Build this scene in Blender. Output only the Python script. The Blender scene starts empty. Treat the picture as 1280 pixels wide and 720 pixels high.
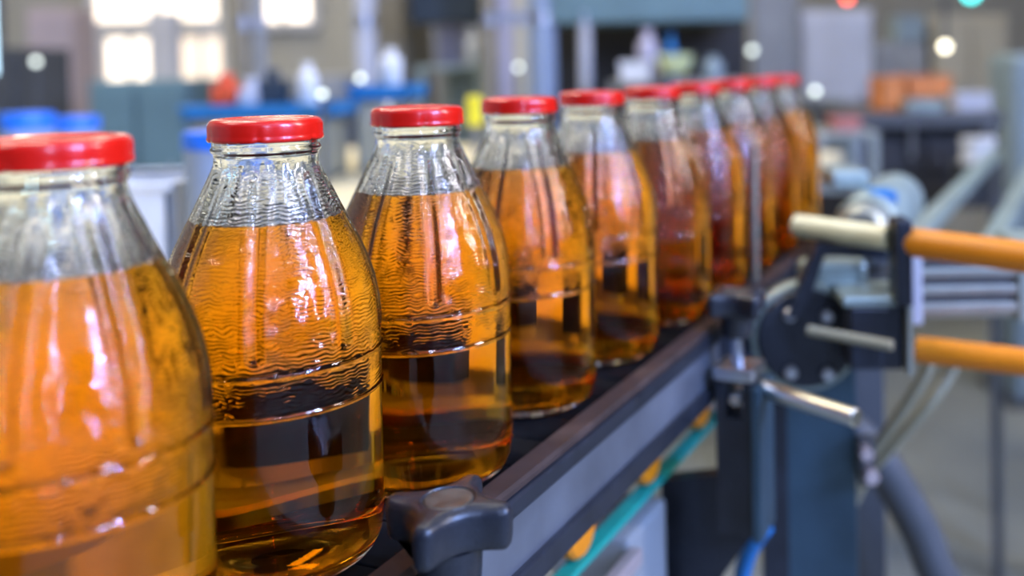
import bpy, bmesh, math, random
from math import sin, cos, pi, radians as R, sqrt, atan2, exp
from mathutils import Vector, Matrix
random.seed(7)
S = bpy.context.scene
C = S.collection

# ------------------------------------------------------------------ camera
cam_data = bpy.data.cameras.new('camera'); cam = bpy.data.objects.new('camera', cam_data); C.objects.link(cam)
FOC = 1250.0
cam_data.sensor_width = 36; cam_data.lens = FOC/1280*36
cam_data.shift_x = (640-812.5)/1280; cam_data.shift_y = -(360-109.5)/1280
pit, roll = 0.02744, 0.01804
fw = Vector((0, cos(pit), -sin(pit))); up0 = Vector((0, sin(pit), cos(pit))); rt0 = Vector((1, 0, 0))
rt = rt0*cos(roll)-up0*sin(roll); up = up0*cos(roll)+rt0*sin(roll)
m = Matrix((rt, up, -fw)).transposed().to_4x4(); m.translation = (0, 0, .2073)
cam.matrix_world = m
cam_data.clip_start = .01; cam_data.clip_end = 60
cam_data.dof.use_dof = True; cam_data.dof.focus_distance = .445; cam_data.dof.aperture_fstop = 3.7
S.camera = cam

# ------------------------------------------------------------------ world, lamps, exposure
w = bpy.data.worlds.new('world'); S.world = w; w.use_nodes = True
w.node_tree.nodes['Background'].inputs[0].default_value = (.62, .68, .8, 1)
w.node_tree.nodes['Background'].inputs[1].default_value = .5
S.view_settings.view_transform = 'Standard'; S.view_settings.look = 'None'; S.view_settings.gamma = 1
S.view_settings.exposure = -0.2
S.cycles.max_bounces = 20; S.cycles.transmission_bounces = 20; S.cycles.glossy_bounces = 6; S.cycles.diffuse_bounces = 3
S.cycles.caustics_reflective = False; S.cycles.caustics_refractive = False

FLOOR = -.95; CEIL = 3.4

# ------------------------------------------------------------------ materials
def mat(name, col, rough=.5, metal=0, coat=0, var=.0, scale=40, bump=0, emit=None, es=1, stretch=(1, 1, 1), spec=.5):
    mt = bpy.data.materials.new(name); mt.use_nodes = True; nt = mt.node_tree; b = nt.nodes['Principled BSDF']
    b.inputs['Base Color'].default_value = (*col, 1); b.inputs['Roughness'].default_value = rough
    b.inputs['Metallic'].default_value = metal; b.inputs['Specular IOR Level'].default_value = spec; b.inputs['Coat Weight'].default_value = coat; b.inputs['Coat Roughness'].default_value = .08
    tc = nt.nodes.new('ShaderNodeTexCoord'); mp = nt.nodes.new('ShaderNodeMapping'); mp.inputs['Scale'].default_value = stretch
    nz = nt.nodes.new('ShaderNodeTexNoise'); nz.inputs['Scale'].default_value = scale; nz.inputs['Detail'].default_value = 4
    nt.links.new(tc.outputs['Object'], mp.inputs[0]); nt.links.new(mp.outputs[0], nz.inputs['Vector'])
    v = max(var, .06)
    rp = nt.nodes.new('ShaderNodeValToRGB'); rp.color_ramp.elements[0].position = .3; rp.color_ramp.elements[1].position = .7
    rp.color_ramp.elements[0].color = (*[c*(1-v) for c in col], 1); rp.color_ramp.elements[1].color = (*[min(1, c*(1+v)) for c in col], 1)
    nt.links.new(nz.outputs['Fac'], rp.inputs[0]); nt.links.new(rp.outputs[0], b.inputs['Base Color'])
    mr = nt.nodes.new('ShaderNodeMapRange'); mr.inputs['To Min'].default_value = max(.02, rough*.8); mr.inputs['To Max'].default_value = min(1, rough*1.2)
    nt.links.new(nz.outputs['Fac'], mr.inputs['Value']); nt.links.new(mr.outputs[0], b.inputs['Roughness'])
    if bump:
        bp = nt.nodes.new('ShaderNodeBump'); bp.inputs['Distance'].default_value = bump
        nt.links.new(nz.outputs['Fac'], bp.inputs['Height']); nt.links.new(bp.outputs[0], b.inputs['Normal'])
    if emit:
        b.inputs['Emission Color'].default_value = (*emit, 1); b.inputs['Emission Strength'].default_value = es
    return mt

def foot_mat():      # underside of the bottle, glass colour darkened to kill the bright base reflection
    mt = bpy.data.materials.new('darkened_foot_glass'); mt.use_nodes = True; nt = mt.node_tree; nt.nodes.remove(nt.nodes['Principled BSDF'])
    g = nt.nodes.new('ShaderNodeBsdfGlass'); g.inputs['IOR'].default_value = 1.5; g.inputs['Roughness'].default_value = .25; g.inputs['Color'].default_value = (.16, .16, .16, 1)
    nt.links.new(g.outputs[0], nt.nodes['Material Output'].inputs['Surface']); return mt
def glass_mat():
    mt = bpy.data.materials.new('clear_glass'); mt.use_nodes = True; nt = mt.node_tree; N = nt.nodes.new; L = nt.links.new
    nt.nodes.remove(nt.nodes['Principled BSDF']); out = nt.nodes['Material Output']
    g = N('ShaderNodeBsdfGlass'); g.inputs['IOR'].default_value = 1.5; g.inputs['Roughness'].default_value = 0
    g.inputs['Color'].default_value = (.985, .995, .99, 1)
    tc = N('ShaderNodeTexCoord'); sp = N('ShaderNodeSeparateXYZ'); L(tc.outputs['Object'], sp.inputs[0])
    # moulded ripple relief: only on the shoulder and the band between the two beads
    wv = N('ShaderNodeTexWave'); wv.wave_type = 'BANDS'; wv.bands_direction = 'Z'; wv.inputs['Scale'].default_value = 185
    wv.inputs['Distortion'].default_value = 6; wv.inputs['Detail'].default_value = 0; wv.inputs['Detail Scale'].default_value = 1.1
    L(tc.outputs['Object'], wv.inputs['Vector'])
    nz = N('ShaderNodeTexNoise'); nz.inputs['Scale'].default_value = 130; nz.inputs['Detail'].default_value = 0
    L(tc.outputs['Object'], nz.inputs['Vector'])
    mx = N('ShaderNodeMath'); mx.operation = 'MULTIPLY'; L(wv.outputs['Fac'], mx.inputs[0]); L(nz.outputs['Fac'], mx.inputs[1])
    a = N('ShaderNodeMapRange'); a.interpolation_type = 'SMOOTHSTEP'; L(sp.outputs['Z'], a.inputs['Value'])
    a.inputs['From Min'].default_value = .0665; a.inputs['From Max'].default_value = .0685
    b = N('ShaderNodeMapRange'); b.interpolation_type = 'SMOOTHSTEP'; L(sp.outputs['Z'], b.inputs['Value'])
    b.inputs['From Min'].default_value = .172; b.inputs['From Max'].default_value = .150
    ab = N('ShaderNodeMath'); ab.operation = 'MULTIPLY'; L(a.outputs[0], ab.inputs[0]); L(b.outputs[0], ab.inputs[1])
    h = N('ShaderNodeMath'); h.operation = 'MULTIPLY'; L(ab.outputs[0], h.inputs[0]); L(mx.outputs[0], h.inputs[1])
    bp = N('ShaderNodeBump'); bp.inputs['Distance'].default_value = 0.00022; L(h.outputs[0], bp.inputs['Height'])
    L(bp.outputs[0], g.inputs['Normal']); L(g.outputs[0], out.inputs['Surface'])
    return mt

def juice_mat():
    mt = bpy.data.materials.new('amber_juice'); mt.use_nodes = True; nt = mt.node_tree; N = nt.nodes.new; L = nt.links.new
    nt.nodes.remove(nt.nodes['Principled BSDF']); out = nt.nodes['Material Output']
    g = N('ShaderNodeBsdfGlass'); g.inputs['Roughness'].default_value = 0
    # against the glass wall the boundary is juice to glass, on top it is juice to air
    tc = N('ShaderNodeTexCoord'); sp = N('ShaderNodeSeparateXYZ'); L(tc.outputs['Object'], sp.inputs[0])
    gt = N('ShaderNodeMath'); gt.operation = 'GREATER_THAN'; gt.inputs[1].default_value = LEVEL-.0002; L(sp.outputs['Z'], gt.inputs[0])
    mr = N('ShaderNodeMapRange'); mr.inputs['To Min'].default_value = 1.34/1.5; mr.inputs['To Max'].default_value = 1.34
    L(gt.outputs[0], mr.inputs['Value']); L(mr.outputs[0], g.inputs['IOR'])
    L(g.outputs[0], out.inputs['Surface'])
    va = N('ShaderNodeVolumeAbsorption'); va.inputs['Color'].default_value = (*(0.99, 0.785, 0.0), 1); va.inputs['Density'].default_value = 70
    L(va.outputs[0], out.inputs['Volume'])
    return mt

LEVEL = .1415
M = dict(
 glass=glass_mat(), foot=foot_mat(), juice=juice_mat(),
 red=mat('red_lacquer', (.68, .008, .003), .25, coat=.25),
 dwall=mat('dark_wall_paint', (.07, .07, .075), .6, var=.15, scale=1),
 black=mat('black_plastic', (.018, .020, .026), .30, bump=.0002, scale=900, var=.2),
 blackm=mat('black_anodised', (.022, .026, .036), .38, metal=.3, var=.25),
 knobtop=mat('worn_disc_plastic', (.06, .052, .042), .4, var=.5, scale=160),
 steel=mat('brushed_steel', (.52, .54, .58), .3, metal=1, var=.12, scale=30, stretch=(1, 8, 1)),
 plate=mat('satin_steel_plate', (.27, .30, .36), .46, metal=.85, var=.22, scale=14),
 pin=mat('satin_pin_steel', (.58, .56, .46), .3, metal=1),
 chrome=mat('polished_steel', (.72, .72, .70), .2, metal=1),
 beltm=mat('dark_belt_plastic', (.010, .010, .011), .9, var=.3, scale=60, spec=.03),
 brown=mat('brown_wear_strip', (.055, .036, .030), .55, spec=.12, var=.25, scale=50),
 orange=mat('orange_tube', (.82, .25, .005), .4), teal=mat('teal_strip', (.01, .30, .23), .45),
 pink=mat('pinkish_aluminium', (.55, .45, .43), .4, metal=.5), cream=mat('cream_laminate', (.78, .68, .42), .5, var=.05, scale=3),
 white=mat('white_plastic', (.72, .73, .72), .45), pale=mat('pale_yellow_tube', (.85, .76, .42), .3, coat=.3),
 bluelid=mat('blue_lid', (.01, .16, .75), .4), blue=mat('blue_paint', (.01, .18, .48), .45),
 greyblue=mat('grey_blue_plastic', (.27, .34, .46), .4, var=.05), grey=mat('grey_paint', (.30, .31, .31), .5, var=.12, scale=6),
 lgrey=mat('light_grey_paint', (.52, .53, .57), .45, var=.1, scale=5), dgrey=mat('dark_grey_paint', (.075, .08, .085), .5, var=.2, scale=8),
 tealgrey=mat('teal_grey_paint', (.13, .22, .24), .5, var=.15, scale=4), navy=mat('navy_paint', (.03, .045, .06), .5),
 tan=mat('tan_paint', (.26, .23, .17), .5, var=.15), lav=mat('lavender_aluminium', (.42, .40, .50), .4, metal=.2),
 yellow=mat('yellow_plastic', (.85, .72, .03), .4), redp=mat('red_orange_plastic', (.80, .10, .03), .5),
 darkteal=mat('dark_teal_steel', (.045, .085, .115), .42, metal=.5, var=.3, scale=10),
 greenm=mat('green_grey_metal', (.36, .44, .40), .38, metal=.4, var=.15, scale=20), hose=mat('beige_hose', (.34, .31, .20), .5),
 alu=mat('pale_aluminium', (.42, .44, .38), .38, metal=.6, var=.1), paleg=mat('pale_green_plastic', (.72, .80, .42), .4),
 pblue=mat('pale_blue_paint', (.26, .34, .38), .5, var=.06, scale=2), floor=mat('floor_paint', (.29, .30, .255), .5, var=.25, scale=1.6),
 wall=mat('wall_paint', (.34, .335, .30), .7, var=.12, scale=1), ceil=mat('ceiling_paint', (.45, .45, .44), .8), mauve=mat('mauve_grey_panel', (.40, .33, .33), .5, var=.15, scale=3),
 warmwin=mat('lit_window_warm', (.9, .85, .75), .5, emit=(1, .85, .68), es=2.2), peachwin=mat('lit_window_peach', (.9, .8, .7), .5, emit=(1, .80, .60), es=1.2), glint=mat('glint_glow', (.8, .85, .8), .4, emit=(.85, .95, .85), es=3.5),  # glint: emission stands in for reflections on metal
 coolwin=mat('lit_window_cool', (.7, .85, .9), .5, emit=(.55, .85, 1), es=3.0),
 lampred=mat('red_signal', (.8, .1, .05), .5, emit=(1, .10, .05), es=7), lampcyan=mat('cyan_signal', (.1, .8, .8), .5, emit=(.08, .95, .9), es=5),
 lampw=mat('white_lamp', (.9, .9, .8), .5, emit=(1, .90, .66), es=7), dark=mat('black_recess', (.03, .028, .028), .6),
 ocre=mat('orange_crate', (.75, .25, .06), .5, var=.1), beigew=mat('beige_panel', (.50, .46, .34), .6, var=.1, scale=2), salmon=mat('salmon_plastic', (.60, .22, .18), .5),
)

# ------------------------------------------------------------------ helpers
def obj(name, bm, m, parent=None, smooth=False, auto=None):
    me = bpy.data.meshes.new(name)
    bmesh.ops.recalc_face_normals(bm, faces=bm.faces[:])
    bm.to_mesh(me); bm.free()
    me.materials.append(M[m] if isinstance(m, str) else m)
    if smooth: me.polygons.foreach_set('use_smooth', [True]*len(me.polygons))
    o = bpy.data.objects.new(name, me); C.objects.link(o)
    if auto: me.set_sharp_from_angle(angle=R(auto))
    if parent: o.parent = parent
    return o
def thing(name, label, cat, loc=(0, 0, 0), rz=0, group=None):
    o = bpy.data.objects.new(name, None); C.objects.link(o); o.empty_display_size = .02
    o.location = loc; o.rotation_euler = (0, 0, rz); o['label'] = label; o['category'] = cat
    if group: o['group'] = group
    return o
def tag(o, label, cat, group=None):
    o['label'] = label; o['category'] = cat
    if group: o['group'] = group
    return o
def structure(o): o['kind'] = 'structure'; return o
def box(x0, x1, y0, y1, z0, z1, bev=0, bm=None):
    bm = bm or bmesh.new()
    r = bmesh.ops.create_cube(bm, size=1, matrix=Matrix.LocRotScale(Vector(((x0+x1)/2, (y0+y1)/2, (z0+z1)/2)), None, Vector((abs(x1-x0), abs(y1-y0), abs(z1-z0)))))
    if bev:
        es = list({e for v in r['verts'] for e in v.link_edges})
        bmesh.ops.bevel(bm, geom=es, offset=bev, segments=2, affect='EDGES', profile=.5)
    return bm
def lathe(prof, seg=48, bm=None, mtx=None, close=False):
    bm = bm or bmesh.new(); rows = []
    for r, z in prof:
        if r < 1e-6: rows.append([bm.verts.new((0, 0, z))])
        else: rows.append([bm.verts.new((r*cos(2*pi*k/seg), r*sin(2*pi*k/seg), z)) for k in range(seg)])
    for a, b in zip(rows, rows[1:]):
        for k in range(seg):
            k2 = (k+1) % seg
            f = [a[k % len(a)], a[k2 % len(a)], b[k2 % len(b)], b[k % len(b)]]
            f = list(dict.fromkeys(f))
            if len(f) > 2: bm.faces.new(f)
    if mtx: bmesh.ops.transform(bm, matrix=mtx, verts=[v for r in rows for v in r])
    return bm
def rod(a, b, r, seg=24, ch=.12, bm=None, r2=None):
    a = Vector(a); b = Vector(b); L = (b-a).length; r2 = r2 or r; c = min(r, r2)*ch
    q = Vector((0, 0, 1)).rotation_difference((b-a).normalized())
    return lathe([(0, 0), (r-c, 0), (r, c), (r2, L-c), (r2-c, L), (0, L)], seg, bm, Matrix.Translation(a) @ q.to_matrix().to_4x4())
def tube(pts, r, seg=12, sub=8):
    P = [Vector(p) for p in pts]; path = []
    for i in range(len(P)-1):
        p0, p1, p2, p3 = P[max(i-1, 0)], P[i], P[i+1], P[min(i+2, len(P)-1)]
        for k in range(sub):
            t = k/sub; path.append(.5*((2*p1)+(p2-p0)*t+(2*p0-5*p1+4*p2-p3)*t*t+(3*p1-p0-3*p2+p3)*t**3))
    path.append(P[-1]); bm = bmesh.new(); rings = []
    nrm = Vector((.3, .1, 1))
    for i, p in enumerate(path):
        d = (path[min(i+1, len(path)-1)]-path[max(i-1, 0)]).normalized(); u = d.cross(nrm).normalized(); v = d.cross(u)
        rings.append([bm.verts.new(p+r*(cos(2*pi*k/seg)*u+sin(2*pi*k/seg)*v)) for k in range(seg)])
    for a, b in zip(rings, rings[1:]):
        for k in range(seg): bm.faces.new((a[k], a[(k+1) % seg], b[(k+1) % seg], b[k]))
    bm.faces.new(rings[0]); bm.faces.new(rings[-1]); return bm
def prism(pts, y0, y1, bev=0):      # outline in x,z extruded along y
    bm = bmesh.new(); f = bm.faces.new([bm.verts.new((x, y0, z)) for x, z in pts])
    r = bmesh.ops.extrude_face_region(bm, geom=[f]); bmesh.ops.translate(bm, vec=(0, y1-y0, 0), verts=[v for v in r['geom'] if isinstance(v, bmesh.types.BMVert)])
    if bev: bmesh.ops.bevel(bm, geom=bm.edges[:], offset=bev, segments=2, affect='EDGES')
    return bm
def copy_thing(src, loc, rz, label):
    r = src.copy(); C.objects.link(r); r.location = loc; r.rotation_euler = (0, 0, rz); r['label'] = label
    for ch in list(src.children):
        c = ch.copy(); C.objects.link(c); c.parent = r
        for g in list(ch.children):
            d = g.copy(); C.objects.link(d); d.parent = c
    return r

# conveyor frame: local x = across (towards the camera side), local y = along the row
P1 = Vector((-.2003, .3353, 0)); RZ = -R(21.9036)
TV = Vector((.373046, .927813, 0)); NV = Vector((.927813, -.373046, 0))
def cv(v, u, z=0): return P1+NV*v+TV*u+Vector((0, 0, z))

# ------------------------------------------------------------------ the hall
X0, X1, Y0, Y1 = -4.5, 3.0, -3.0, 6.5
structure(obj('floor', box(X0, X1, Y0, Y1, FLOOR-.1, FLOOR), 'floor'))
structure(obj('ceiling', box(X0, X1, Y0, Y1, CEIL, CEIL+.1), 'ceil'))
structure(obj('wall_back', box(X0, X1, Y1, Y1+.1, FLOOR, CEIL), 'wall'))
structure(obj('wall_front', box(X0, X1, Y0-.1, Y0, FLOOR, CEIL), 'dwall'))
structure(obj('wall_left', box(X0-.1, X0, Y0, Y1, FLOOR, CEIL), 'wall'))
structure(obj('wall_right', box(X1, X1+.1, Y0, Y1, FLOOR, CEIL), 'dwall'))

# unseen fill lights added in ceiling rows running obliquely over the line
AX = Vector((.79, -.61, 0)).normalized(); AY = Vector((.61, .79, 0)).normalized()
def luminaire(c, L, W, col, power, label):
    t = thing('ceiling_fill_light', label, 'fill light', (c.x, c.y, CEIL-.02), atan2(AX.y, AX.x), 'added fill lights under the hall ceiling')
    obj('housing', box(-L/2-.03, L/2+.03, -W/2-.03, W/2+.03, -.04, .02, .01), 'white', t)
    ld = bpy.data.lights.new('lamp', 'AREA'); ld.shape = 'RECTANGLE'; ld.size = L; ld.size_y = W; ld.energy = power; ld.color = col
    lo = bpy.data.objects.new('lamp', ld); C.objects.link(lo); lo.parent = t; lo.location = (0, 0, -.06)
    return t
BC = Vector((-.1, .6, 0))
k = 0
for off, col, p, W in [(0.0, (1.0, 0.92, 0.78), (62, 4), 0.3), (2.1, (1.0, 0.9, 0.72), (48, 16), 0.25), (-2.1, (1.0, 0.93, 0.85), (44, 6), 0.25)]:
    for a in [-4.9, -3.3, -1.7, 1.3, 2.9, 4.5]:
        c = BC+AX*a+AY*off
        if X0+.7 < c.x < X1-.7 and Y0+.7 < c.y < Y1-.7:
            luminaire(c, 1.35, W, col, p[0 if a < 0 else 1], 'long strip luminaire added as fill light under the ceiling, out of view above the bottling line'); k += 1

# tall narrow daylight windows in the wall behind the camera and in the wall to the right
def day_window(i, p, ang, W, z0, z1, col, L):
    f = structure(obj('window_%d' % i, box(-W/2-.06, W/2+.06, -.02, .012, z0-.06, z1+.06), 'lgrey'))
    f.location = p; f.rotation_euler = (0, 0, ang)
    ld = bpy.data.lights.new('daylight', 'AREA'); ld.shape = 'RECTANGLE'; ld.size = W; ld.size_y = z1-z0; ld.energy = L*pi*W*(z1-z0); ld.color = col
    lo = bpy.data.objects.new('daylight', ld); C.objects.link(lo); lo.parent = f; lo.location = (0, .02, (z0+z1)/2); lo.rotation_euler = (R(90), 0, 0)
    fr = bmesh.new()
    for a in ((-W/2-.06, -W/2), (W/2, W/2+.06)): box(a[0], a[1], .012, .05, z0-.06, z1+.06, 0, fr)
    obj('window_frame', fr, 'lgrey', f)
for i, q in enumerate([((3.0, -0.9, 0), 1.5708, 0.15, 1.0, 3.1, (0.3, 0.46, 1.0), 280), ((3.0, -1.6, 0), 1.5708, 0.14, 1.0, 3.1, (0.3, 0.46, 1.0), 280), ((3.0, 0.6, 0), 1.5708, 0.16, 0.9, 3.0, (1.0, 0.92, 0.96), 80), ((1.3, -3.0, 0), 0.0, 0.1, 0.9, 3.1, (0.42, 0.56, 1.0), 150)]): day_window(i+5, *q)

# ------------------------------------------------------------------ bottles
NR = 8
PROF = [(.183, .0222), (.1825, .0226), (.1735, .0222), (.1728, .0226), (.1718, .0229), (.1708, .0226), (.1700, .0218), (.1688, .0215), (.166, .0217), (.1635, .0224), (.1585, .0243),
        (.152, .0272), (.1455, .0302), (.137, .0344), (.1295, .0380), (.121, .0413), (.113, .0438), (.104, .04545), (.0955, .0461), (.088, .0463),
        (.080, .0463), (.066, .0462), (.060, .0459), (.020, .0459), (.012, .0457), (.007, .0446), (.003, .0422), (.0008, .0390), (0, .036)]
def interp(z, tab):
    for (z0, r0), (z1, r1) in zip(tab, tab[1:]):
        if z1 <= z <= z0: return r1+(r0-r1)*(z-z1)/(z0-z1)
    return tab[0][1] if z > tab[0][0] else tab[-1][1]
def sm(x): x = max(0, min(1, x)); return x*x*(3-2*x)
def smooth_r(z):
    if z > .163 or z < .012: return interp(z, PROF)
    return sum(interp(z+d*.0012, PROF)*w for d, w in ((-2, 1), (-1, 2), (0, 3), (1, 2), (2, 1)))/9
def rad(z, th):
    r = smooth_r(z)
    r += .0007*exp(-((z-.0836)/.0008)**2)+.0007*exp(-((z-.0670)/.0008)**2)
    fl = sm((z-.0885)/.004)*sm((.166-z)/.012)
    if fl > 0:
        d = (th*NR/(2*pi)) % 1; d = min(d, 1-d)*2*pi/NR*r       # arc distance to nearest groove
        wd = .0013+.0008*fl
        r -= fl*.0011*exp(-(d/wd)**2) - fl*.0006*exp(-((d-.0042)/.0016)**2)
    return r
def glass_mesh():
    zs = []
    z = .183
    while z > 0:
        zs.append(z)
        if z > .1635: z -= .00045
        elif .0855 > z > .0815 or .069 > z > .065: z -= .0003
        elif z < .012: z -= .0008
        elif z < .062: z -= .004
        elif .093 > z > .086: z -= .0006
        else: z -= .0014
    zs.append(0); SEG = 368
    bm = bmesh.new(); rows = []
    inner = [(.0190, LEVEL)]
    def ring(z, f): return [bm.verts.new((f(2*pi*k/SEG)*cos(2*pi*k/SEG), f(2*pi*k/SEG)*sin(2*pi*k/SEG), z)) for k in range(SEG)]
    # inner dry wall from the juice line up to the lip, then outside down to the foot
    for z in [LEVEL+(.1825-LEVEL)*i/24 for i in range(25)]: rows.append(ring(z, lambda t, z=z: inner_r(z)))
    rows.append(ring(.183, lambda t: .0212))
    for z in zs: rows.append(ring(z, lambda t, z=z: rad(z, t)))
    for a, b in zip(rows, rows[1:]):
        for k in range(SEG): bm.faces.new((a[k], b[k], b[(k+1) % SEG], a[(k+1) % SEG]))
    # punt under the foot
    last = rows[-1]
    for r, z in ((.033, .0003), (.029, .0012), (.018, .0024), (.008, .0028)):
        n = ring(z, lambda t, r=r: r)
        for k in range(SEG): bm.faces.new((last[k], n[k], n[(k+1) % SEG], last[(k+1) % SEG]))
        last = n
    bm.faces.new(last)
    bm.faces.ensure_lookup_table()
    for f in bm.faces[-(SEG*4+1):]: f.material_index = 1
    return bm
def inner_r(z): return max(.0185, smooth_r(z)-.0030-.0012*sm((z-.15)/.02)) if z > .011 else 0
def drop_foot(bm):       # the straight lower wall is a little longer
    for v in bm.verts:
        if v.co.z < .06: v.co.z -= .008*(.06-v.co.z)/.06
    return bm
def finish(name, bm, m, parent):        # keeps the winding as built (an open shell cannot be recalculated)
    me = bpy.data.meshes.new(name); bm.normal_update(); bm.to_mesh(me); bm.free(); me.materials.append(M[m])
    me.polygons.foreach_set('use_smooth', [True]*len(me.polygons))
    o = bpy.data.objects.new(name, me); C.objects.link(o); o.parent = parent; return o
def juice_mesh():
    bm = bmesh.new(); SEG = 368; rows = []
    zs = [LEVEL-i*.0021 for i in range(60)]; zs = [z for z in zs if z > .0125]+[.0115]
    pr = [(inner_r(z), z) for z in zs]+[(.0422, .0090), (.0405, .0070), (.037, .0054), (.031, .0050), (.020, .0059), (.010, .0064), (0, .0066)]
    for r, z in pr:
        rows.append([bm.verts.new((0, 0, z))] if r == 0 else [bm.verts.new((r*cos(2*pi*k/SEG), r*sin(2*pi*k/SEG), z)) for k in range(SEG)])
    for a, b in zip(rows, rows[1:]):
        for k in range(SEG):
            if len(b) == 1: bm.faces.new((a[k], b[0], a[(k+1) % SEG]))
            else: bm.faces.new((a[k], b[k], b[(k+1) % SEG], a[(k+1) % SEG]))
    top = bm.faces.new(rows[0]); top.smooth = False
    return bm
def cap_mesh():
    bm = bmesh.new(); SEG = 192; rows = []
    zt = .185
    pr = [(0, zt-.0007), (.0165, zt-.0007), (.0176, zt-.0006), (.0186, zt-.0001), (.0200, zt), (.0215, zt-.0002), (.0227, zt-.0008), (.0235, zt-.0018), (.0238, zt-.003),
          (.0238, zt-.0066), (.02385, zt-.0076), (.0241, zt-.0083), (.0240, zt-.0092), (.0236, zt-.0097), (.0231, zt-.0092), (.0230, zt-.0080), (.0230, zt-.0025), (0, zt-.0020)]
    for i, (r, z) in enumerate(pr):
        if r == 0: rows.append([bm.verts.new((0, 0, z))]); continue
        row = []
        for k in range(SEG):
            th = 2*pi*k/SEG; rr = r; zz = z
            if 9 <= i <= 14:            # six pressed lugs along the curled rim
                d = (th*6/(2*pi)) % 1; d = min(d, 1-d); g = exp(-(d/.055)**2)
                rr -= .0004*g; zz += .0004*g if i > 10 else 0
            row.append(bm.verts.new((rr*cos(th), rr*sin(th), zz)))
        rows.append(row)
    for a, b in zip(rows, rows[1:]):
        for k in range(SEG):
            f = list(dict.fromkeys([a[k % len(a)], b[k % len(b)], b[(k+1) % SEG % len(b)], a[(k+1) % SEG % len(a)]]))
            if len(f) > 2: bm.faces.new(f)
    return bm
BOT = [((-.2003, .3353), -34), ((-.1679, .4359), -77), ((-.1224, .5245), -69), ((-.0832, .6339), -60), ((-.0429, .7328), -88), ((.0018, .836), -71),
       ((.0414, .9355), -50), ((.0813, 1.035), -83), ((.1212, 1.1345), -65), ((.161, 1.2339), -74)]
BL = ['closest juice bottle, cut off by the left edge, blurred, red cap', 'sharpest amber juice bottle with red cap, second from the left, wet looking rippled shoulder',
      'amber juice bottle with red cap standing right behind the star knob, third from the left', 'fourth juice bottle from the left, red cap in front of the pale blue post',
      'fifth juice bottle from the left, red cap just right of the blue post', 'sixth juice bottle from the left, strong blue reflection on its shoulder',
      'seventh juice bottle from the left, softly blurred, above the far star knob', 'eighth juice bottle from the left, blurred, partly behind the thin upright rod',
      'ninth juice bottle from the left, very blurred, last but one in the row', 'last and farthest juice bottle at the right end of the row, most blurred']
b0 = thing('juice_bottle', BL[0], 'bottle', (*BOT[0][0], .0003), R(BOT[0][1]), 'amber juice bottles lined up on the conveyor')
g = finish('glass_body', drop_foot(glass_mesh()), 'glass', b0)
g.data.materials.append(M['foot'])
j = finish('juice', drop_foot(juice_mesh()), 'juice', b0); j.data.polygons[-1].use_smooth = False
c = obj('screw_cap', cap_mesh(), 'red', b0, smooth=True)
for (p, a), lb in list(zip(BOT, BL))[1:]:
    copy_thing(b0, (*p, .0003), R(a), lb)

# ------------------------------------------------------------------ conveyor
U0, U1 = -.42, 1.35
t = thing('bottle_conveyor', 'long dark bottle conveyor with steel side plate carrying the juice bottles', 'conveyor', P1, RZ)
# slats of the table-top chain
me0 = None
n = 0
u = U0
while u < 1.31:
    if me0 is None:
        o = obj('chain_slat', box(-.055, .055, 0, .0365, -.013, -.008, .0008), 'beltm', t); me0 = o.data
    else:
        o = bpy.data.objects.new('chain_slat', me0); C.objects.link(o); o.parent = t
    o.location = (0, u, 0); u += .038
obj('top_strip', prism([(.0565, -.012), (.0565, .0035), (.0575, .0045), (.0690, .0045), (.0705, .0030), (.0705, .0005), (.058, .0005), (.058, -.012)], U0, U1), 'brown', t)
obj('upper_edge', box(.0585, .0725, U0, U1, -.0100, -.0002, .0015), 'blackm', t)
obj('side_plate', box(.060, .0690, U0, .50, -.039, -.0095), 'plate', t)
obj('side_plate', box(.060, .0690, .505, U1, -.039, -.0095), 'blackm', t)
obj('lower_edge', box(.056, .0725, U0, U1, -.0520, -.0385, .0015), 'blackm', t)
obj('back_rail', prism([(-.058, -.05), (-.058, -.004), (-.060, -.0025), (-.072, -.0025), (-.074, -.004), (-.074, -.05)], U0, U1), 'alu', t)
for i in range(11, 34): obj('back_guide_block', box(-.092, -.082, U0+.02+i*.051, U0+.02+i*.051+[.027, .019, .032][i%3], .0, .047+.006*(i%2), .001), 'blackm', t)
for uu in (-.2, .15, .72, 1.1): obj('cross_bar', rod((-.062, uu, -.03), (.064, uu, -.03), .006), 'steel', t)
obj('bed_plate', box(-.058, .056, U0, U1, -.05, -.0135), 'dark', t)
obj('return_guide', box(.020, .032, U0, .62, -.1175, -.1125, .001), 'teal', t)
obj('return_channel', box(.034, .044, U0, .40, -.145, -.133, .002), 'pink', t)
for uu in (.215, .335, .455, .575, .695, .815): obj('return_roller', rod((-.03, uu, -.092), (.0300, uu, -.092), .0200, 24), 'orange', t)
for uu in (-.1, 1.2):
    for vv in (-.045, .045): obj('leg', box(vv-.012, vv+.012, uu-.012, uu+.012, FLOOR, -.055, .002), 'steel', t)
for uu in (.04, .65, 1.0): obj('bolt', rod((.0688, uu, -.025), (.0712, uu, -.025), .0035, 6), 'steel', t)
obj('leg_plate', box(-.03, .033, .40, .475, FLOOR, -.130, .004), 'grey', t)

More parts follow.
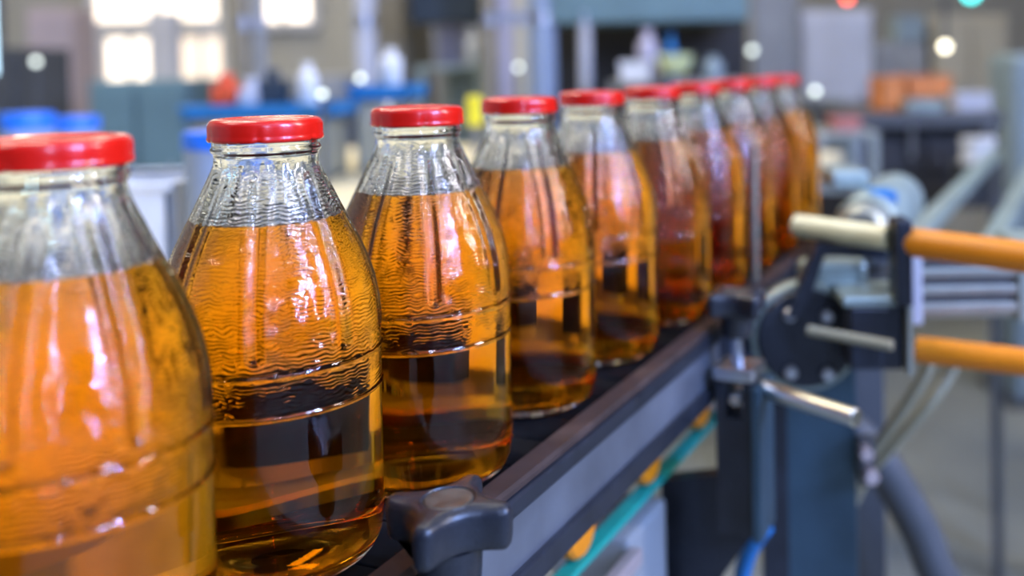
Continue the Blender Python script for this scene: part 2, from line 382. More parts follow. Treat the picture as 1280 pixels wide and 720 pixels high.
# ------------------------------------------------------------------ star knobs
def knob_outline(k=200, Rt=.0262, d=.0342, rho=.0196):
    rs = []
    for i in range(k):
        ph = (2*pi*i/k) % (pi/2)-pi/4; ph = abs(ph); r = Rt
        q = rho*rho-(d*sin(ph))**2
        if q > 0: r = min(r, d*cos(ph)-sqrt(q))
        rs.append(r)
    for _ in range(3): rs = [(rs[i-2]+2*rs[i-1]+3*rs[i]+2*rs[(i+1) % k]+rs[(i+2) % k])/9 for i in range(k)]
    return [Vector((r*cos(2*pi*i/k), r*sin(2*pi*i/k), 0)) for i, r in enumerate(rs)]
def knob_mesh():
    P = knob_outline(); k = len(P); bm = bmesh.new(); rows = []
    nm = []
    for i in range(k):
        d = (P[(i+1) % k]-P[i-1]).normalized(); nm.append(Vector((d.y, -d.x, 0)))
    h = .0175
    for z, ins in ((0, .0035), (.0006, .0018), (.002, .0008), (.005, .0003), (h-.0045, 0), (h-.0025, .0003), (h-.0012, .0010), (h-.0004, .0020), (h, .0033)):
        rows.append([bm.verts.new(P[i]-nm[i]*ins+Vector((0, 0, z))) for i in range(k)])
    for a, b in zip(rows, rows[1:]):
        for i in range(k): bm.faces.new((a[i], a[(i+1) % k], b[(i+1) % k], b[i]))
    bm.faces.new(rows[0][::-1])
    # top with a shallow round seat for the disc
    prev = rows[-1]
    for f, zz in ((.75, h+.0003), (.5, h+.0004)):
        row = []
        for i in range(k):
            p = prev[i].co; a = 2*pi*i/k; q = Vector((cos(a), sin(a), 0))*.0108
            row.append(bm.verts.new(Vector((p.x, p.y, 0)).lerp(q, 1-f if f > .6 else 1)+Vector((0, 0, zz))))
        for i in range(k): bm.faces.new((prev[i], prev[(i+1) % k], row[(i+1) % k], row[i]))
        prev = row
    for r, zz in ((.0104, h-.0004), (.0098, h-.0006)):
        row = [bm.verts.new((r*cos(2*pi*i/k), r*sin(2*pi*i/k), zz)) for i in range(k)]
        for i in range(k): bm.faces.new((prev[i], prev[(i+1) % k], row[(i+1) % k], row[i]))
        prev = row
    bm.faces.new(prev)
    return bm
def star_knob(v, u, z, rz, label, stem):
    p = cv(v, u, z); t = thing('star_knob', label, 'knob', p, rz, 'black star knobs along the conveyor rail')
    obj('knob_head', knob_mesh(), 'black', t, smooth=True, auto=50)
    obj('centre_disc', lathe([(0, .0172), (.0070, .0173), (.0088, .0176), (.0094, .0174), (.0097, .0170), (.0097, .0165), (0, .0165)], 48), 'knobtop', t, smooth=True)
    obj('hub', lathe([(0, -.016), (.0115, -.016), (.0122, -.0152), (.0128, -.004), (.0135, 0.0003), (0, .0003)], 40), 'black', t, smooth=True, auto=40)
    obj('threaded_stem', rod((0, 0, -stem), (0, 0, -.0155), .0045, 20), 'steel', t, smooth=True, auto=40)
    return t
star_knob(.0905, .0925, .0195, R(77), 'black four-lobed star knob in front at the rail, sharp, worn round centre disc', .075)
t = thing('knob_bracket', 'black angle bracket on the rail carrying the near star knob', 'bracket', P1, RZ)
obj('bracket_arm', box(.0730, .102, .078, .107, -.056, -.0495, .001), 'blackm', t)
obj('bracket_plate', box(.0730, .0780, .078, .107, -.0495, -.020, .0008), 'blackm', t)
star_knob(.0905, .478, .016, R(30), 'blurred black star knob on top of the slotted post farther along the rail', .036)

# slotted post with steel handle
t = thing('slotted_post', 'black slotted clamp post standing beside the rail under the far star knob', 'post', P1, RZ)
def slotted():
    bm = bmesh.new(); y0, y1 = .462, .490
    x0, x1 = .078, .1065; z0, z1 = -.145, -.026; a, b = .0855, .0985; s0, s1 = -.058, -.032
    for q in ((x0, a, z0, z1), (b, x1, z0, z1), (a, b, z0, s0), (a, b, s1, z1)): box(q[0], q[1], y0, y1, q[2], q[3], 0, bm)
    return bm
obj('post_body', slotted(), 'blackm', t)
obj('slot_screw', rod((.092, .478, -.045), (.092, .464, -.045), .0045, 18), 'steel', t, True, 40)
obj('clamp_collar', box(.0765, .1085, .460, .492, -.030, -.020, .002), 'steel', t)
obj('side_flange', box(.1070, .1135, .455, .495, -.145, -.032, .001), 'darkteal', t)
obj('gusset', prism([(.022, -.125), (.078, -.112), (.107, -.142), (.067, -.200), (.067, FLOOR), (.022, FLOOR)], .4905, .506), 'blackm', t)
obj('flange_bolt', rod((.103, .4905, -.148), (.103, .480, -.148), .006, 16), 'steel', t, True, 40)
t = tag(obj('handle_pin', rod((.078, .737, -.0375), (.1345, .662, -.0345), .0066, 28, .22), 'pin', None, True, 35), 'shiny round steel handle pin sticking out of the slotted post to the right', 'handle')

# ------------------------------------------------------------------ side table left of the line
t = thing('side_table', 'cream topped side table to the left behind the row of bottles', 'table', P1, RZ)
obj('table_top', box(-1.35, -.115, .12, 1.95, -.03, -.0005, .004), 'cream', t)
for vv in (-1.3, -.18):
    for uu in (.17, 1.9): obj('leg', box(vv-.02, vv+.02, uu-.02, uu+.02, FLOOR, -.03, .002), 'steel', t)

# ------------------------------------------------------------------ background things: (shape, name, label, category, material, numbers, extra, group)
BG = [
 ('cyl', 'lidded_canister', 'tall grey-blue canister with a bright blue lid between first and second bottle', 'canister', 'greyblue', [-0.4425, 1.0435, 0.0435, 0.0, 0.142], ('bluelid', 0.018), None),
 ('cyl', 'lidded_jar', 'pale jar with blue lid behind the first bottle, cut by the left edge', 'jar', 'greyblue', [-0.96, 1.538, 0.038, 0.0, 0.144], ('bluelid', 0.026), None),
 ('cyl', 'lidded_jar', 'pale jar with blue lid behind the first bottle, right one of the pair', 'jar', 'greyblue', [-0.9665, 1.6775, 0.0375, 0.0, 0.13], ('bluelid', 0.022), None),
 ('box', 'white_crate', 'plain white box on the side table left of the blue-lidded canister', 'box', 'white', [-0.619, -0.494, 1.02, 1.18, 0.0, 0.089], 0.004, None),
 ('box', 'blue_trough', 'long bright blue trough on short feet behind the second bottle', 'trough', 'blue', [-0.822, -0.562, 1.75, 1.97, 0.115, 0.14], 0.004, None),
 ('box', 'blue_tray', 'small blue tray behind the third bottle under a white bottle', 'tray', 'blue', [-0.573, -0.457, 1.9, 2.05, 0.139, 0.167], 0.004, None),
 ('box', 'tray_stand', 'pale grey stand under the small blue tray', 'stand', 'alu', [-0.564, -0.472, 1.91, 2.03, 0.0, 0.139], 0.004, None),
 ('box', 'trough_stand', 'pale grey stand under the blue trough', 'stand', 'alu', [-0.827, -0.589, 1.8, 1.94, 0.0, 0.112], 0.004, None),
 ('box', 'red_clamp', 'red-orange clamp block standing on the blue trough', 'clamp', 'redp', [-0.793, -0.751, 1.8, 1.85, 0.141, 0.177], 0.004, None),
 ('cyl', 'white_flask', 'small white flask standing on the right end of the blue trough', 'flask', 'white', [-0.622, 1.818, 0.018, 0.138, 0.214], None, None),
 ('cyl', 'white_flask', 'white flask standing on the small blue tray', 'flask', 'white', [-0.5105, 1.9725, 0.0225, 0.165, 0.24], None, None),
 ('box', 'control_lever', 'dark angled lever box on the blue trough left of the white flask', 'lever', 'navy', [-0.72, -0.671, 1.82, 1.87, 0.139, 0.184], 0.004, None),
 ('box', 'grey_block', 'light grey block on the blue trough between clamp and flask', 'block', 'lgrey', [-0.74, -0.712, 1.79, 1.85, 0.14, 0.168], 0.004, None),
 ('cyl', 'machine_post', 'light grey vertical post left of the third bottle', 'post', 'lgrey', [-0.8595, 3.0325, 0.0325, 'F', 0.403], None, None),
 ('cyl', 'machine_post', 'dark tan vertical post above the second bottle cap', 'post', 'tan', [-1.2245, 3.0215, 0.0215, 'F', 0.409], None, None),
 ('cyl', 'machine_post', 'grey vertical post beside the dark tan post', 'post', 'grey', [-1.1745, 3.0195, 0.0195, 'F', 0.408], None, None),
 ('cyl', 'machine_post', 'tan vertical post left of the lavender post', 'post', 'tan', [-0.4815, 3.0225, 0.0225, 'F', 0.396], None, None),
 ('cyl', 'machine_post', 'slim lavender vertical post between tan and beige posts', 'post', 'lav', [-0.435, 3.019, 0.019, 'F', 0.395], None, None),
 ('cyl', 'machine_post', 'beige grey vertical post touching the pale blue post', 'post', 'beigew', [-0.388, 3.02, 0.02, 'F', 0.394], None, None),
 ('cyl', 'machine_post', 'thick pale blue metal post above the fourth bottle', 'post', 'greyblue', [-0.3235, 3.0415, 0.0415, 'F', 0.393], None, None),
 ('cyl', 'machine_post', 'thin grey vertical rod above the fifth bottle', 'post', 'lgrey', [-0.193, 3.019, 0.019, 'F', 0.391], None, None),
 ('box', 'machine_cabinet', 'large teal grey machine cabinet in the left background', 'machine', 'tealgrey', [-1.745, -1.439, 3.1, 3.4, 'F', 0.174], 0.004, None),
 ('box', 'machine_cabinet', 'mauve grey machine housing in the far left background', 'machine', 'mauve', [-2.49, -2.285, 4.0, 4.14, 'F', 0.458], 0.004, None),
 ('box', 'machine_cabinet', 'dark grey machine housing at the left edge of the background', 'machine', 'dgrey', [-2.24, -2.025, 3.2, 3.5, 'F', 0.284], 0.004, None),
 ('box', 'machine_column', 'blue grey upright column between the two lit windows', 'column', 'lgrey', [-2.454, -2.321, 4.9, 4.98, 'F', 0.486], 0.004, None),
 ('box', 'machine_cabinet', 'grey cabinet behind the light grey post', 'machine', 'grey', [-1.319, -1.03, 3.4, 3.9, 'F', 0.174], 0.004, None),
 ('box', 'machine_cabinet', 'brown grey tall cabinet right of the light grey post', 'machine', 'tan', [-0.945, -0.82, 3.4, 3.8, 'F', 0.481], 0.004, None),
 ('box', 'overhead_beam', 'dark navy overhead beam left of the posts', 'beam', 'navy', [-0.762, -0.533, 3.2, 3.6, 0.34, 0.487], 0.004, None),
 ('box', 'machine_cabinet', 'dark grey cabinet below the navy beam', 'machine', 'grey', [-1.008, -0.718, 4.2, 4.6, 'F', 0.381], 0.004, None),
 ('box', 'white_box', 'lavender white box below the navy beam', 'box', 'lav', [-0.7, -0.621, 3.3, 3.4, 0.201, 0.338], 0.004, None),
 ('cyl', 'white_flask', 'white flask right of the lavender box, left of the tan post', 'flask', 'white', [-0.564, 3.228, 0.028, 0.2, 0.318], None, None),
 ('box', 'shelf', 'grey green shelf carrying the white flask and lavender box', 'shelf', 'greenm', [-0.724, -0.516, 3.1, 3.55, 0.162, 0.202], 0.004, None),
 ('box', 'yellow_bar', 'yellow upright marker between third and fourth bottle', 'marker', 'yellow', [-0.295, -0.272, 1.6, 1.62, 0.106, 0.155], 0.004, None),
 ('box', 'overhead_beam', 'wide teal painted overhead beam above the middle bottles', 'beam', 'tealgrey', [-0.293, 0.298, 3.0, 3.4, 0.323, 0.483], 0.004, None),
 ('box', 'machine_cabinet', 'wide black cabinet under the teal beam', 'machine', 'dark', [-0.346, 0.341, 3.5, 4.0, 'F', 0.342], 0.004, None),
 ('box', 'work_shelf', 'grey shelf in front of the black cabinet', 'shelf', 'grey', [-0.118, 0.274, 2.8, 3.2, 0.11, 0.146], 0.004, None),
 ('cyl', 'white_flask', 'pale lavender flask on the shelf under the teal beam', 'flask', 'lav', [-0.004, 2.882, 0.032, 0.144, 0.297], None, None),
 ('cyl', 'white_flask', 'small blue bottle on the shelf under the teal beam', 'flask', 'blue', [0.063, 2.916, 0.016, 0.142, 0.283], None, None),
 ('cyl', 'pale_green_bowl', 'pale green round bowl on the shelf above the sixth bottle', 'bowl', 'paleg', [0.069, 2.7520000000000002, 0.052, 0.165, 0.222], None, None),
 ('box', 'bowl_box', 'white carton under the pale green bowl', 'box', 'white', [-0.082, -0.0, 2.75, 2.83, 0.147, 0.202], 0.004, None),
 ('cyl', 'white_flask', 'white flask on the shelf behind the seventh bottle', 'flask', 'pblue', [0.18, 2.828, 0.028, 0.142, 0.216], None, None),
 ('box', 'machine_cabinet', 'tall grey machine panel behind the last bottles', 'machine', 'grey', [0.427, 0.629, 4.2, 4.6, 'F', 0.55], 0.004, None),
 ('box', 'machine_cabinet', 'wide lavender grey cabinet right of the last bottles', 'machine', 'lgrey', [0.638, 0.938, 4.2, 4.7, 'F', 0.405], 0.004, None),
 ('box', 'machine_cabinet', 'grey cabinet under the pale blue box', 'machine', 'grey', [1.074, 1.332, 4.8, 5.3, 'F', 0.274], 0.004, None),
 ('box', 'blue_box', 'pale blue box on top of a grey cabinet at upper right', 'box', 'pblue', [1.192, 1.322, 4.8, 5.0, 0.274, 0.396], 0.004, None),
 ('box', 'machine_cabinet', 'beige machine panel at the upper right', 'machine', 'beigew', [1.364, 1.725, 4.8, 5.2, 'F', 0.399], 0.004, None),
 ('box', 'orange_crate', 'orange crate on the dark workbench at right', 'crate', 'ocre', [0.602, 0.664, 2.6, 2.74, 0.059, 0.15], 0.004, None),
 ('box', 'orange_crate', 'long flat orange crate beside the first orange crate', 'crate', 'ocre', [0.695, 0.816, 2.7, 2.9, 0.092, 0.149], 0.004, None),
 ('box', 'workbench', 'long dark workbench top in the right background', 'bench', 'dgrey', [0.494, 0.885, 2.5, 3.2, 0.025, 0.063], 0.004, None),
 ('box', 'bench_cabinet', 'black cabinet under the right workbench', 'cabinet', 'dark', [0.502, 0.891, 2.55, 3.1, -0.188, 0.021], 0.004, None),
 ('box', 'grey_case', 'grey equipment case on the floor left of the workbench', 'case', 'greenm', [0.484, 0.658, 3.4, 3.7, 'F', -0.007], 0.004, None),
 ('box', 'salmon_tub', 'salmon red tub in front of the workbench', 'tub', 'salmon', [0.425, 0.484, 2.3, 2.4, 0.032, 0.065], 0.004, None),
 ('box', 'tub_stand', 'pale grey stand under the salmon tub', 'stand', 'alu', [0.372, 0.516, 2.25, 2.5, 'F', 0.036], 0.004, None),
 ('cyl', 'white_roller', 'short white drum at the right workbench', 'drum', 'white', [0.7835, 2.3915, 0.0415, -0.052, 0.007], None, None),
 ('box', 'roller_bracket', 'dark bracket stand under the white drum', 'stand', 'dgrey', [0.736, 0.832, 2.35, 2.45, -0.159, -0.052], 0.004, None),
 ('box', 'pale_blue_column', 'tall pale blue rounded machine column at the right edge', 'column', 'pblue', [1.178, 1.371, 3.25, 3.5, 'F', 0.208], 0.03, None),
 ('box', 'machine_cabinet', 'small tan cabinet below the middle lit window', 'machine', 'tan', [-1.611, -1.482, 3.5, 3.7, 'F', 0.171], 0.004, None),
 ('cyl', 'white_flask', 'slim white flask at the left end of the pale shelf behind the third bottle', 'flask', 'white', [-0.4625, 1.7595, 0.0095, 0.0, 0.142], None, None),
 ('box', 'shelf', 'low pale shelf behind the last bottles and the grey lavender cabinet', 'shelf', 'alu', [0.575, 0.746, 3.8, 4.0, 0.016, 0.053], 0.004, None),
 ('box', 'grey_case', 'grey control box on the bench right of the orange crates', 'case', 'lgrey', [0.798, 0.889, 2.6, 2.74, 0.057, 0.103], 0.004, None),
 ('box', 'grey_case', 'low greenish control box in the middle of the right workbench', 'case', 'greenm', [0.652, 0.744, 2.53, 2.63, 0.063, 0.088], 0.004, None),
]

for shape, name, label, cat, mt, q, ex, grp in BG:
    if shape == 'box':
        x0, x1, y0, y1, z0, z1 = q
        z0 = FLOOR if z0 == 'F' else z0
        t = thing(name, label, cat, ((x0+x1)/2, (y0+y1)/2, z0), 0, grp); w_, d_, h_ = x1-x0, y1-y0, z1-z0
        if name in ('machine_cabinet', 'bench_cabinet'):
            obj('body', box(-w_/2, w_/2, -d_/2+.01, d_/2, .0, h_, ex), mt, t)
            obj('plinth', box(-w_/2+.01, w_/2-.01, -d_/2+.004, d_/2-.01, 0, .08), 'dark', t)
            nd = 2 if w_ > .3 else 1
            for i in range(nd):
                a = -w_/2+.012+i*(w_-.012)/nd; b = a+(w_-.012)/nd-.012
                d = obj('door', box(a, b, -d_/2-.008, -d_/2+.01, .1, h_-.03, .002), mt, t)
                obj('door_handle', rod((b-.03, -d_/2-.022, h_*.66), (b-.03, -d_/2-.022, h_*.66+.12), .007, 12), 'steel', d)
        elif name in ('workbench',):
            obj('bench_top', box(-w_/2, w_/2, -d_/2, d_/2, 0, h_, ex), mt, t)
            for sx in (-1, 1): obj('leg', box(sx*(w_/2-.03)-.006, sx*(w_/2-.03)+.006, -d_/2+.005, -d_/2+.02, FLOOR-z0, 0), 'steel', t)
        elif 'crate' in name or 'tray' in name or 'trough' in name or 'tub' == cat:
            bm = box(-w_/2, w_/2, -d_/2, d_/2, 0, .006); th = .006
            for a in ((-w_/2, w_/2, -d_/2, -d_/2+th), (-w_/2, w_/2, d_/2-th, d_/2), (-w_/2, -w_/2+th, -d_/2, d_/2), (w_/2-th, w_/2, -d_/2, d_/2)): box(*a, 0, h_, .001, bm)
            obj('shell', bm, mt, t)
            rim = bmesh.new()
            for a in ((-w_/2-.004, w_/2+.004, -d_/2-.004, -d_/2+th), (-w_/2-.004, w_/2+.004, d_/2-th, d_/2+.004), (-w_/2-.004, -w_/2+th, -d_/2, d_/2), (w_/2-th, w_/2+.004, -d_/2, d_/2)): box(*a, h_-.006, h_+.001, 0, rim)
            obj('rim', rim, mt, t)
        elif cat == 'stand' or cat == 'shelf':
            obj('top_plate', box(-w_/2, w_/2, -d_/2, d_/2, h_-.012, h_, .002), mt, t)
            bot = FLOOR-z0 if cat == 'shelf' or z0 < -.5 else 0
            for sx in (-1, 1):
                for sy in (-1, 1): obj('leg', box(sx*(w_/2-.012)-.01, sx*(w_/2-.012)+.01, sy*(d_/2-.012)-.01, sy*(d_/2-.012)+.01, bot, h_-.012, .001), mt, t)
            obj('back_panel', box(-w_/2+.02, w_/2-.02, d_/2-.008, d_/2-.002, bot+.002, h_-.012), mt, t)
        else:
            obj('body', box(-w_/2, w_/2, -d_/2, d_/2, 0, h_, min(ex, w_/4)), mt, t)
            if cat in ('beam',):
                for sx in (-1, 1): obj('hanger', rod((sx*w_*.35, 0, h_-.01), (sx*w_*.35, 0, CEIL-z0), .015, 12), 'steel', t)
            elif cat in ('clamp', 'lever', 'block'): obj('knob', rod((0, 0, h_-.001), (0, 0, h_+.02), .012, 16), mt, t)
            elif cat in ('box', 'case'): obj('lid', box(-w_/2-.003, w_/2+.003, -d_/2-.003, d_/2+.003, h_*.86, h_+.003, .002), mt, t)
            elif cat == 'marker': obj('foot', box(-w_/2-.02, w_/2+.02, -.03, .03, -z0, -z0+.01, .002), 'dgrey', t); obj('stem', rod((0, 0, -z0+.008), (0, 0, .004), .005, 12), 'steel', t)
            elif cat == 'column': obj('base_plate', box(-w_/2-.03, w_/2+.03, -d_/2-.03, d_/2+.03, 0, .02), 'dgrey', t)
    else:
        x, y, r, z0, z1 = q
        full = cat == 'post'
        z0 = FLOOR if z0 == 'F' else z0
        if full: z1 = CEIL
        t = thing(name, label, cat, (x, y, z0), 0, grp); h = z1-z0
        if full:
            obj('shaft', rod((0, 0, 0), (0, 0, h), r, 24, .02), mt, t, True, 40)
            obj('base_flange', rod((0, 0, 0), (0, 0, .015), r+.0015, 24), 'steel', t, True, 40)
            obj('clamp_ring', rod((0, 0, -FLOOR+.32), (0, 0, -FLOOR+.36), r+.001, 24), 'steel', t, True, 40)
        elif cat == 'flask' or cat == 'drum' :
            obj('body', lathe([(0, 0), (r*.92, 0), (r, r*.1), (r, h*.66), (r*.9, h*.74), (r*.48, h*.82), (r*.45, h*.86), (0, h*.86)] if cat == 'flask' else [(0, 0), (r, 0), (r, h*.2), (r*.94, h*.25), (r*.94, h*.75), (r, h*.8), (r, h), (0, h)], 32), mt, t, True, 40)
            if cat == 'flask': obj('stopper', rod((0, 0, h*.86), (0, 0, h), r*.52, 24), mt, t, True, 40)
        elif cat == 'bowl':
            obj('body', lathe([(0, 0), (r*.5, 0), (r*.8, h*.3), (r, h), (r*.95, h), (r*.75, h*.35), (r*.45, h*.1), (0, h*.1)], 32), mt, t, True, 50)
        else:
            lm, lh = ex
            obj('body', lathe([(0, 0), (r*.95, 0), (r*.97, .003), (r*.97, h-lh), (0, h-lh)], 40), mt, t, True, 40)
            obj('lid', lathe([(0, h-lh), (r, h-lh), (r*1.01, h-lh+.002), (r*1.01, h-.003), (r*.97, h), (0, h-.001)], 40), lm, t, True, 40)

# lit windows in the back wall, signal lamps, glowing balls for metal glints
def window(i, x0, x1, z0, z1, m):
    f = structure(obj('window_%d' % i, box(x0, x1, Y1-.03, Y1-.005, z0, z1), m))
    fr = bmesh.new()
    for a in ((x0-.05, x0, z0-.05, z1+.05), (x1, x1+.05, z0-.05, z1+.05), (x0, x1, z0-.05, z0), (x0, x1, z1, z1+.05)): box(a[0], a[1], Y1-.06, Y1-.002, a[2], a[3], 0, fr)
    box((x0+x1)/2-.015, (x0+x1)/2+.015, Y1-.05, Y1-.002, z0, z1, 0, fr)
    obj('window_frame', fr, 'lgrey', f)
WIN = [(-3.56, -2.78, .52, 1.5, 'warmwin'), (-3.50, -3.20, .06, .41, 'warmwin'), (-3.02, -2.76, .08, .41, 'peachwin'), (-2.54, -2.18, .5, 1.3, 'warmwin')]
for i, q in enumerate(WIN): window(i+1, *q)
def lamp(x, y, z, r, m, label):
    t = thing('signal_lamp', label, 'lamp', (x, y, z))
    obj('lens', lathe([(0, -r), (r*.7, -r*.7), (r, 0), (r*.7, r*.7), (0, r)], 24), m, t, True)
    obj('stem', rod((0, 0, r*.9), (0, 0, CEIL-z), .008, 12), 'dgrey', t)
def add_glint(x, y, z, r, zb, label):  # glowing ball on a stalk, added in place of a metal glint
    t = thing('glint_ball', label, 'lamp', (x, y, zb))
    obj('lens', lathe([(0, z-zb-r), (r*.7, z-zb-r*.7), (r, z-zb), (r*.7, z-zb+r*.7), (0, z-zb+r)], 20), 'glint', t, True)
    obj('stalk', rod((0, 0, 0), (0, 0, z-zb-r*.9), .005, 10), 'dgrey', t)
add_glint(-1.778, 2.900, 0.235, 0.01, FLOOR, 'small pale metal glint built as a glowing ball at the far left above the blue-lidded jars')
add_glint(-0.564, 1.720, 0.159, 0.006, -.0005, 'small white metal glint built as a glowing ball right of the blue trough behind the second bottle')
add_glint(-0.608, 2.100, 0.180, 0.007, -.0005, 'small faint metal glint built as a glowing ball beside the light grey post')
add_glint(0.446, 2.700, 0.115, 0.01, FLOOR, 'small pale green metal glint built as a glowing ball just right of the last bottle')
add_glint(0.339, 3.300, 0.233, 0.012, FLOOR, 'small cream metal glint built as a glowing ball right of the black cabinet, above the last caps')
add_glint(-0.374, 2.850, 0.194, 0.008, FLOOR, 'small yellow metal glint built as a glowing ball in front of the beige post, left of the pale blue post')
lamp(1.005, 3.4, .235, .016, 'lampw', 'round white lamp glowing in the upper right background')
lamp(.675, 3.4, .405, .016, 'lampred', 'red signal lamp glowing at the top edge above the last bottles')
lamp(1.095, 3.4, .415, .028, 'lampcyan', 'cyan signal lamp glowing at the top right edge')
t = thing('status_screen', 'bright pale blue screen on a pole at the upper left edge of the photo', 'screen', (-1.995, 2.9, FLOOR))
obj('display', box(-.085, .103, -.006, 0, -FLOOR+.20, -FLOOR+.62, .002), 'coolwin', t)
obj('casing', box(-.095, .112, 0, .03, -FLOOR+.19, -FLOOR+.63, .004), 'dgrey', t)
obj('pole', rod((0, .02, 0), (0, .02, -FLOOR+.20), .02, 16), 'dgrey', t)

# ------------------------------------------------------------------ clamp unit on the right of the rail (world metres)
t = thing('rail_guide_rod', 'thin pale upright rod standing in front of the blurred far bottles', 'rod', (.0925, .90, -.006))
obj('rod_shaft', rod((0, 0, 0), (0, 0, .135), .0030, 12), 'tan', t, True, 40)
obj('rod_foot', box(-.008, .008, -.008, .008, 0, .012, .001), 'blackm', t)

t = thing('support_plate', 'wide dark teal steel upright plate below the flange disc', 'plate', (.134, .87, FLOOR))
obj('plate_body', box(-.041, .041, -.006, .014, 0, .89, .002), 'darkteal', t)
obj('plate_edge', box(-.043, -.020, -.011, -.0055, .02, .885, .001), 'blackm', t)
obj('foot_plate', box(-.07, .07, -.05, .05, 0, .012, .002), 'dgrey', t)

t = thing('flange_disc', 'large round black flange disc with bolts beside the far star knob', 'flange', (.128, .845, -.030))
RX = Matrix.Rotation(pi/2, 4, 'X')
obj('disc', lathe([(0, -.012), (.040, -.012), (.0415, -.0105), (.0415, .008), (.040, .010), (0, .010)], 64, None, RX), 'blackm', t, True, 40)
obj('rim_ring', lathe([(.0415, -.014), (.0455, -.014), (.047, -.012), (.047, .002), (.0455, .004), (.0415, .004), (.0415, -.014)], 64, None, RX), 'greenm', t, True, 40)
for dx, dz in ((.017, .020), (.017, -.029), (-.014, .022), (-.014, -.027)): obj('bolt', lathe([(0, .010), (.0052, .010), (.0058, .0108), (.0058, .014), (.0045, .0158), (0, .0158)], 20, None, Matrix.Translation((dx, 0, dz)) @ RX), 'steel', t, True, 40)
t = tag(obj('linkage_rod', rod((.124, .802, -.013), (.184, .768, -.017), .0042, 16), 'hose', None, True, 40), 'slim beige grey linkage rod in front of the black flange disc', 'rod')

t = thing('bearing_block', 'black bearing block with pale green top plate right of the flange disc', 'block', (.178, .815, -.045))
obj('block_body', box(-.022, .022, -.02, .035, 0, .052, .003), 'blackm', t)
obj('top_plate', box(-.027, .024, -.022, .04, .052, .060, .002), 'greenm', t)
obj('end_plate', box(.0225, .0265, -.03, .03, -.002, .078, .001), 'alu', t)
for dz in (.012, .045): obj('bolt', rod((.0262, -.01, dz), (.031, -.01, dz), .005, 12), 'steel', t)

t = thing('clamp_frame', 'black clamp arm holding the pale yellow bar', 'bracket', (.155, .84, .03))
obj('arm', prism([(-.045, -.040), (-.018, .022), (.040, .017), (.040, .008), (-.012, .012), (-.030, -.040)], -.012, .004), 'blackm', t)
obj('collar', box(.036, .049, -.060, -.030, -.020, .048, .002), 'blackm', t)
obj('clamp_cover', box(-.030, .028, .006, .03, -.045, .004, .006), 'greenm', t)
t = tag(obj('pale_rod', rod((.124, .862, .062), (.1905, .802, .0605), .0098, 28), 'pale', None, True, 40), 'glossy pale yellow round bar end above the black clamp arm', 'bar')
t = tag(obj('orange_guide_bar', rod((.2005, .792, .0595), (.40, .610, .0565), .0115, 28), 'orange', None, True, 40), 'upper bright orange round guide bar running out of frame at right', 'bar')
t = tag(obj('orange_guide_bar', rod((.217, .822, -.036), (.42, .712, -.036), .0108, 28), 'orange', None, True, 40), 'lower orange guide bar below the silver ribbed cylinder block', 'bar')
t = thing('pneumatic_cylinder', 'silver ribbed pneumatic cylinder block between the two orange bars', 'cylinder', (.2225, .85, -.018))
obj('profile_body', box(0, .090, 0, .05, 0, .062, .003), 'alu', t)
for k in range(4): obj('rib', box(.002, .088, -.004, .002, .006+k*.015, .013+k*.015, .001), 'alu', t)
for k in range(3): obj('groove_strip', box(.003, .087, -.001, .0015, .0145+k*.015, .0195+k*.015), 'dgrey', t)
obj('end_cap', box(-.004, .006, -.006, .055, -.004, .066, .002), 'lgrey', t); obj('end_cap', box(.088, .12, -.006, .055, -.004, .066, .002), 'greenm', t)
obj('fitting', rod((-.010, -.004, .012), (-.010, -.014, .012), .006, 16), 'steel', t)
tag(obj('air_hose', tube([(.263, .862, -.045), (.258, .862, -.066), (.236, .862, -.098), (.206, .88, -.143), (.190, .90, -.175), (.170, .93, -.24)], .0058), 'hose', None, True), 'outer beige air hose curving down under the orange bar', 'hose')
tag(obj('air_hose', tube([(.234, .845, -.045), (.231, .846, -.062), (.216, .855, -.094), (.197, .872, -.132), (.182, .885, -.16), (.165, .91, -.22)], .0054), 'hose', None, True), 'inner beige air hose nearest to the dark support plate', 'hose')
t = thing('hose_fitting', 'pair of small steel hose fittings at the edge of the support plate', 'fitting', (.178, .848, -.150))
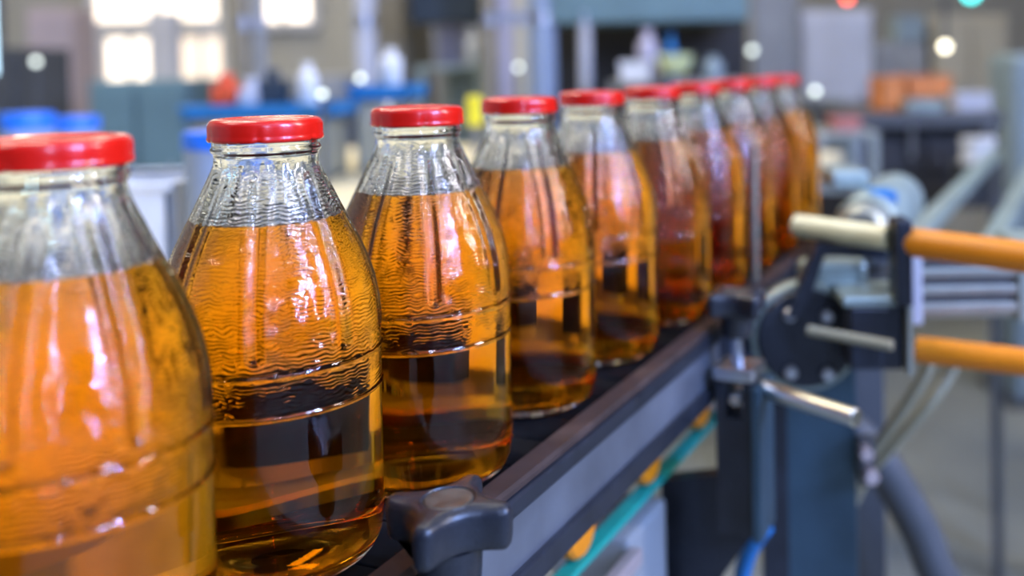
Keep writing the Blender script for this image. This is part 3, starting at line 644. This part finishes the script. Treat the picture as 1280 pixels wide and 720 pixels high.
obj('nut', rod((0, 0, .020), (0, -.012, .020), .0062, 6), 'pink', t); obj('nut', rod((.004, 0, 0), (.004, -.012, 0), .0068, 6), 'pink', t); obj('mount', box(-.004, .010, 0, .012, -.012, .03, .001), 'dgrey', t)
tag(obj('drain_pipe', tube([(.18, 1.02, -.16), (.215, 1.0, -.19), (.245, 1.0, -.235), (.275, 1.0, -.30), (.30, 1.0, -.42), (.31, 1.0, -.95)], .020, 20), 'dgrey', None, True), 'thick dark grey bent pipe going down to the floor at lower right', 'pipe')

t = thing('drive_motor', 'green grey cylindrical drive motor behind the clamp arm with a blue plate', 'motor', (.215, 1.0, .035))
A = Matrix.Rotation(-R(22), 4, 'Z') @ Matrix.Rotation(-pi/2, 4, 'X')
obj('motor_body', lathe([(0, 0), (.030, 0), (.033, .004), (.033, .20), (.028, .215), (0, .215)], 40, None, A), 'greenm', t, True, 40)
obj('end_bell', lathe([(0, -.03), (.020, -.03), (.026, -.022), (.027, 0), (0, 0)], 40, None, A), 'alu', t, True, 40)
obj('type_plate', box(.008, .034, .010, .05, .022, .034, .002), 'blue', t)
obj('terminal_box', box(-.02, .02, .08, .15, .028, .048, .004), 'greenm', t)
obj('mount_foot', box(-.03, .05, .03, .17, -.045, -.028, .002), 'dgrey', t); obj('mount_leg', box(-.01, .03, .06, .14, FLOOR-.035, -.045, .002), 'dgrey', t)
for i, (x, y, z, lb) in enumerate(((.36, 1.3, -.022, 'left one of two pale steel rails running away at right'), (.455, 1.3, -.03, 'right one of two pale steel rails running away at right'))):
    t = thing('transfer_rail', lb, 'rail', (x, y, z), -R(24), 'pale steel rails behind the orange bar')
    obj('rail_bar', box(-.012, .012, -.12, 1.0, 0, .02, .002), 'greenm', t)
    obj('rail_support', box(-.010, .010, .94, .97, FLOOR-z, 0, .002), 'dgrey', t)

tag(obj('air_hose', tube([cv(.10, .515, -.16), cv(.085, .52, -.185), cv(.075, .53, -.22), cv(.07, .55, -.30), cv(.07, .56, -.45)], .007), 'blue', None, True), 'short blue air hose peeking out below the black clamp post', 'hose')
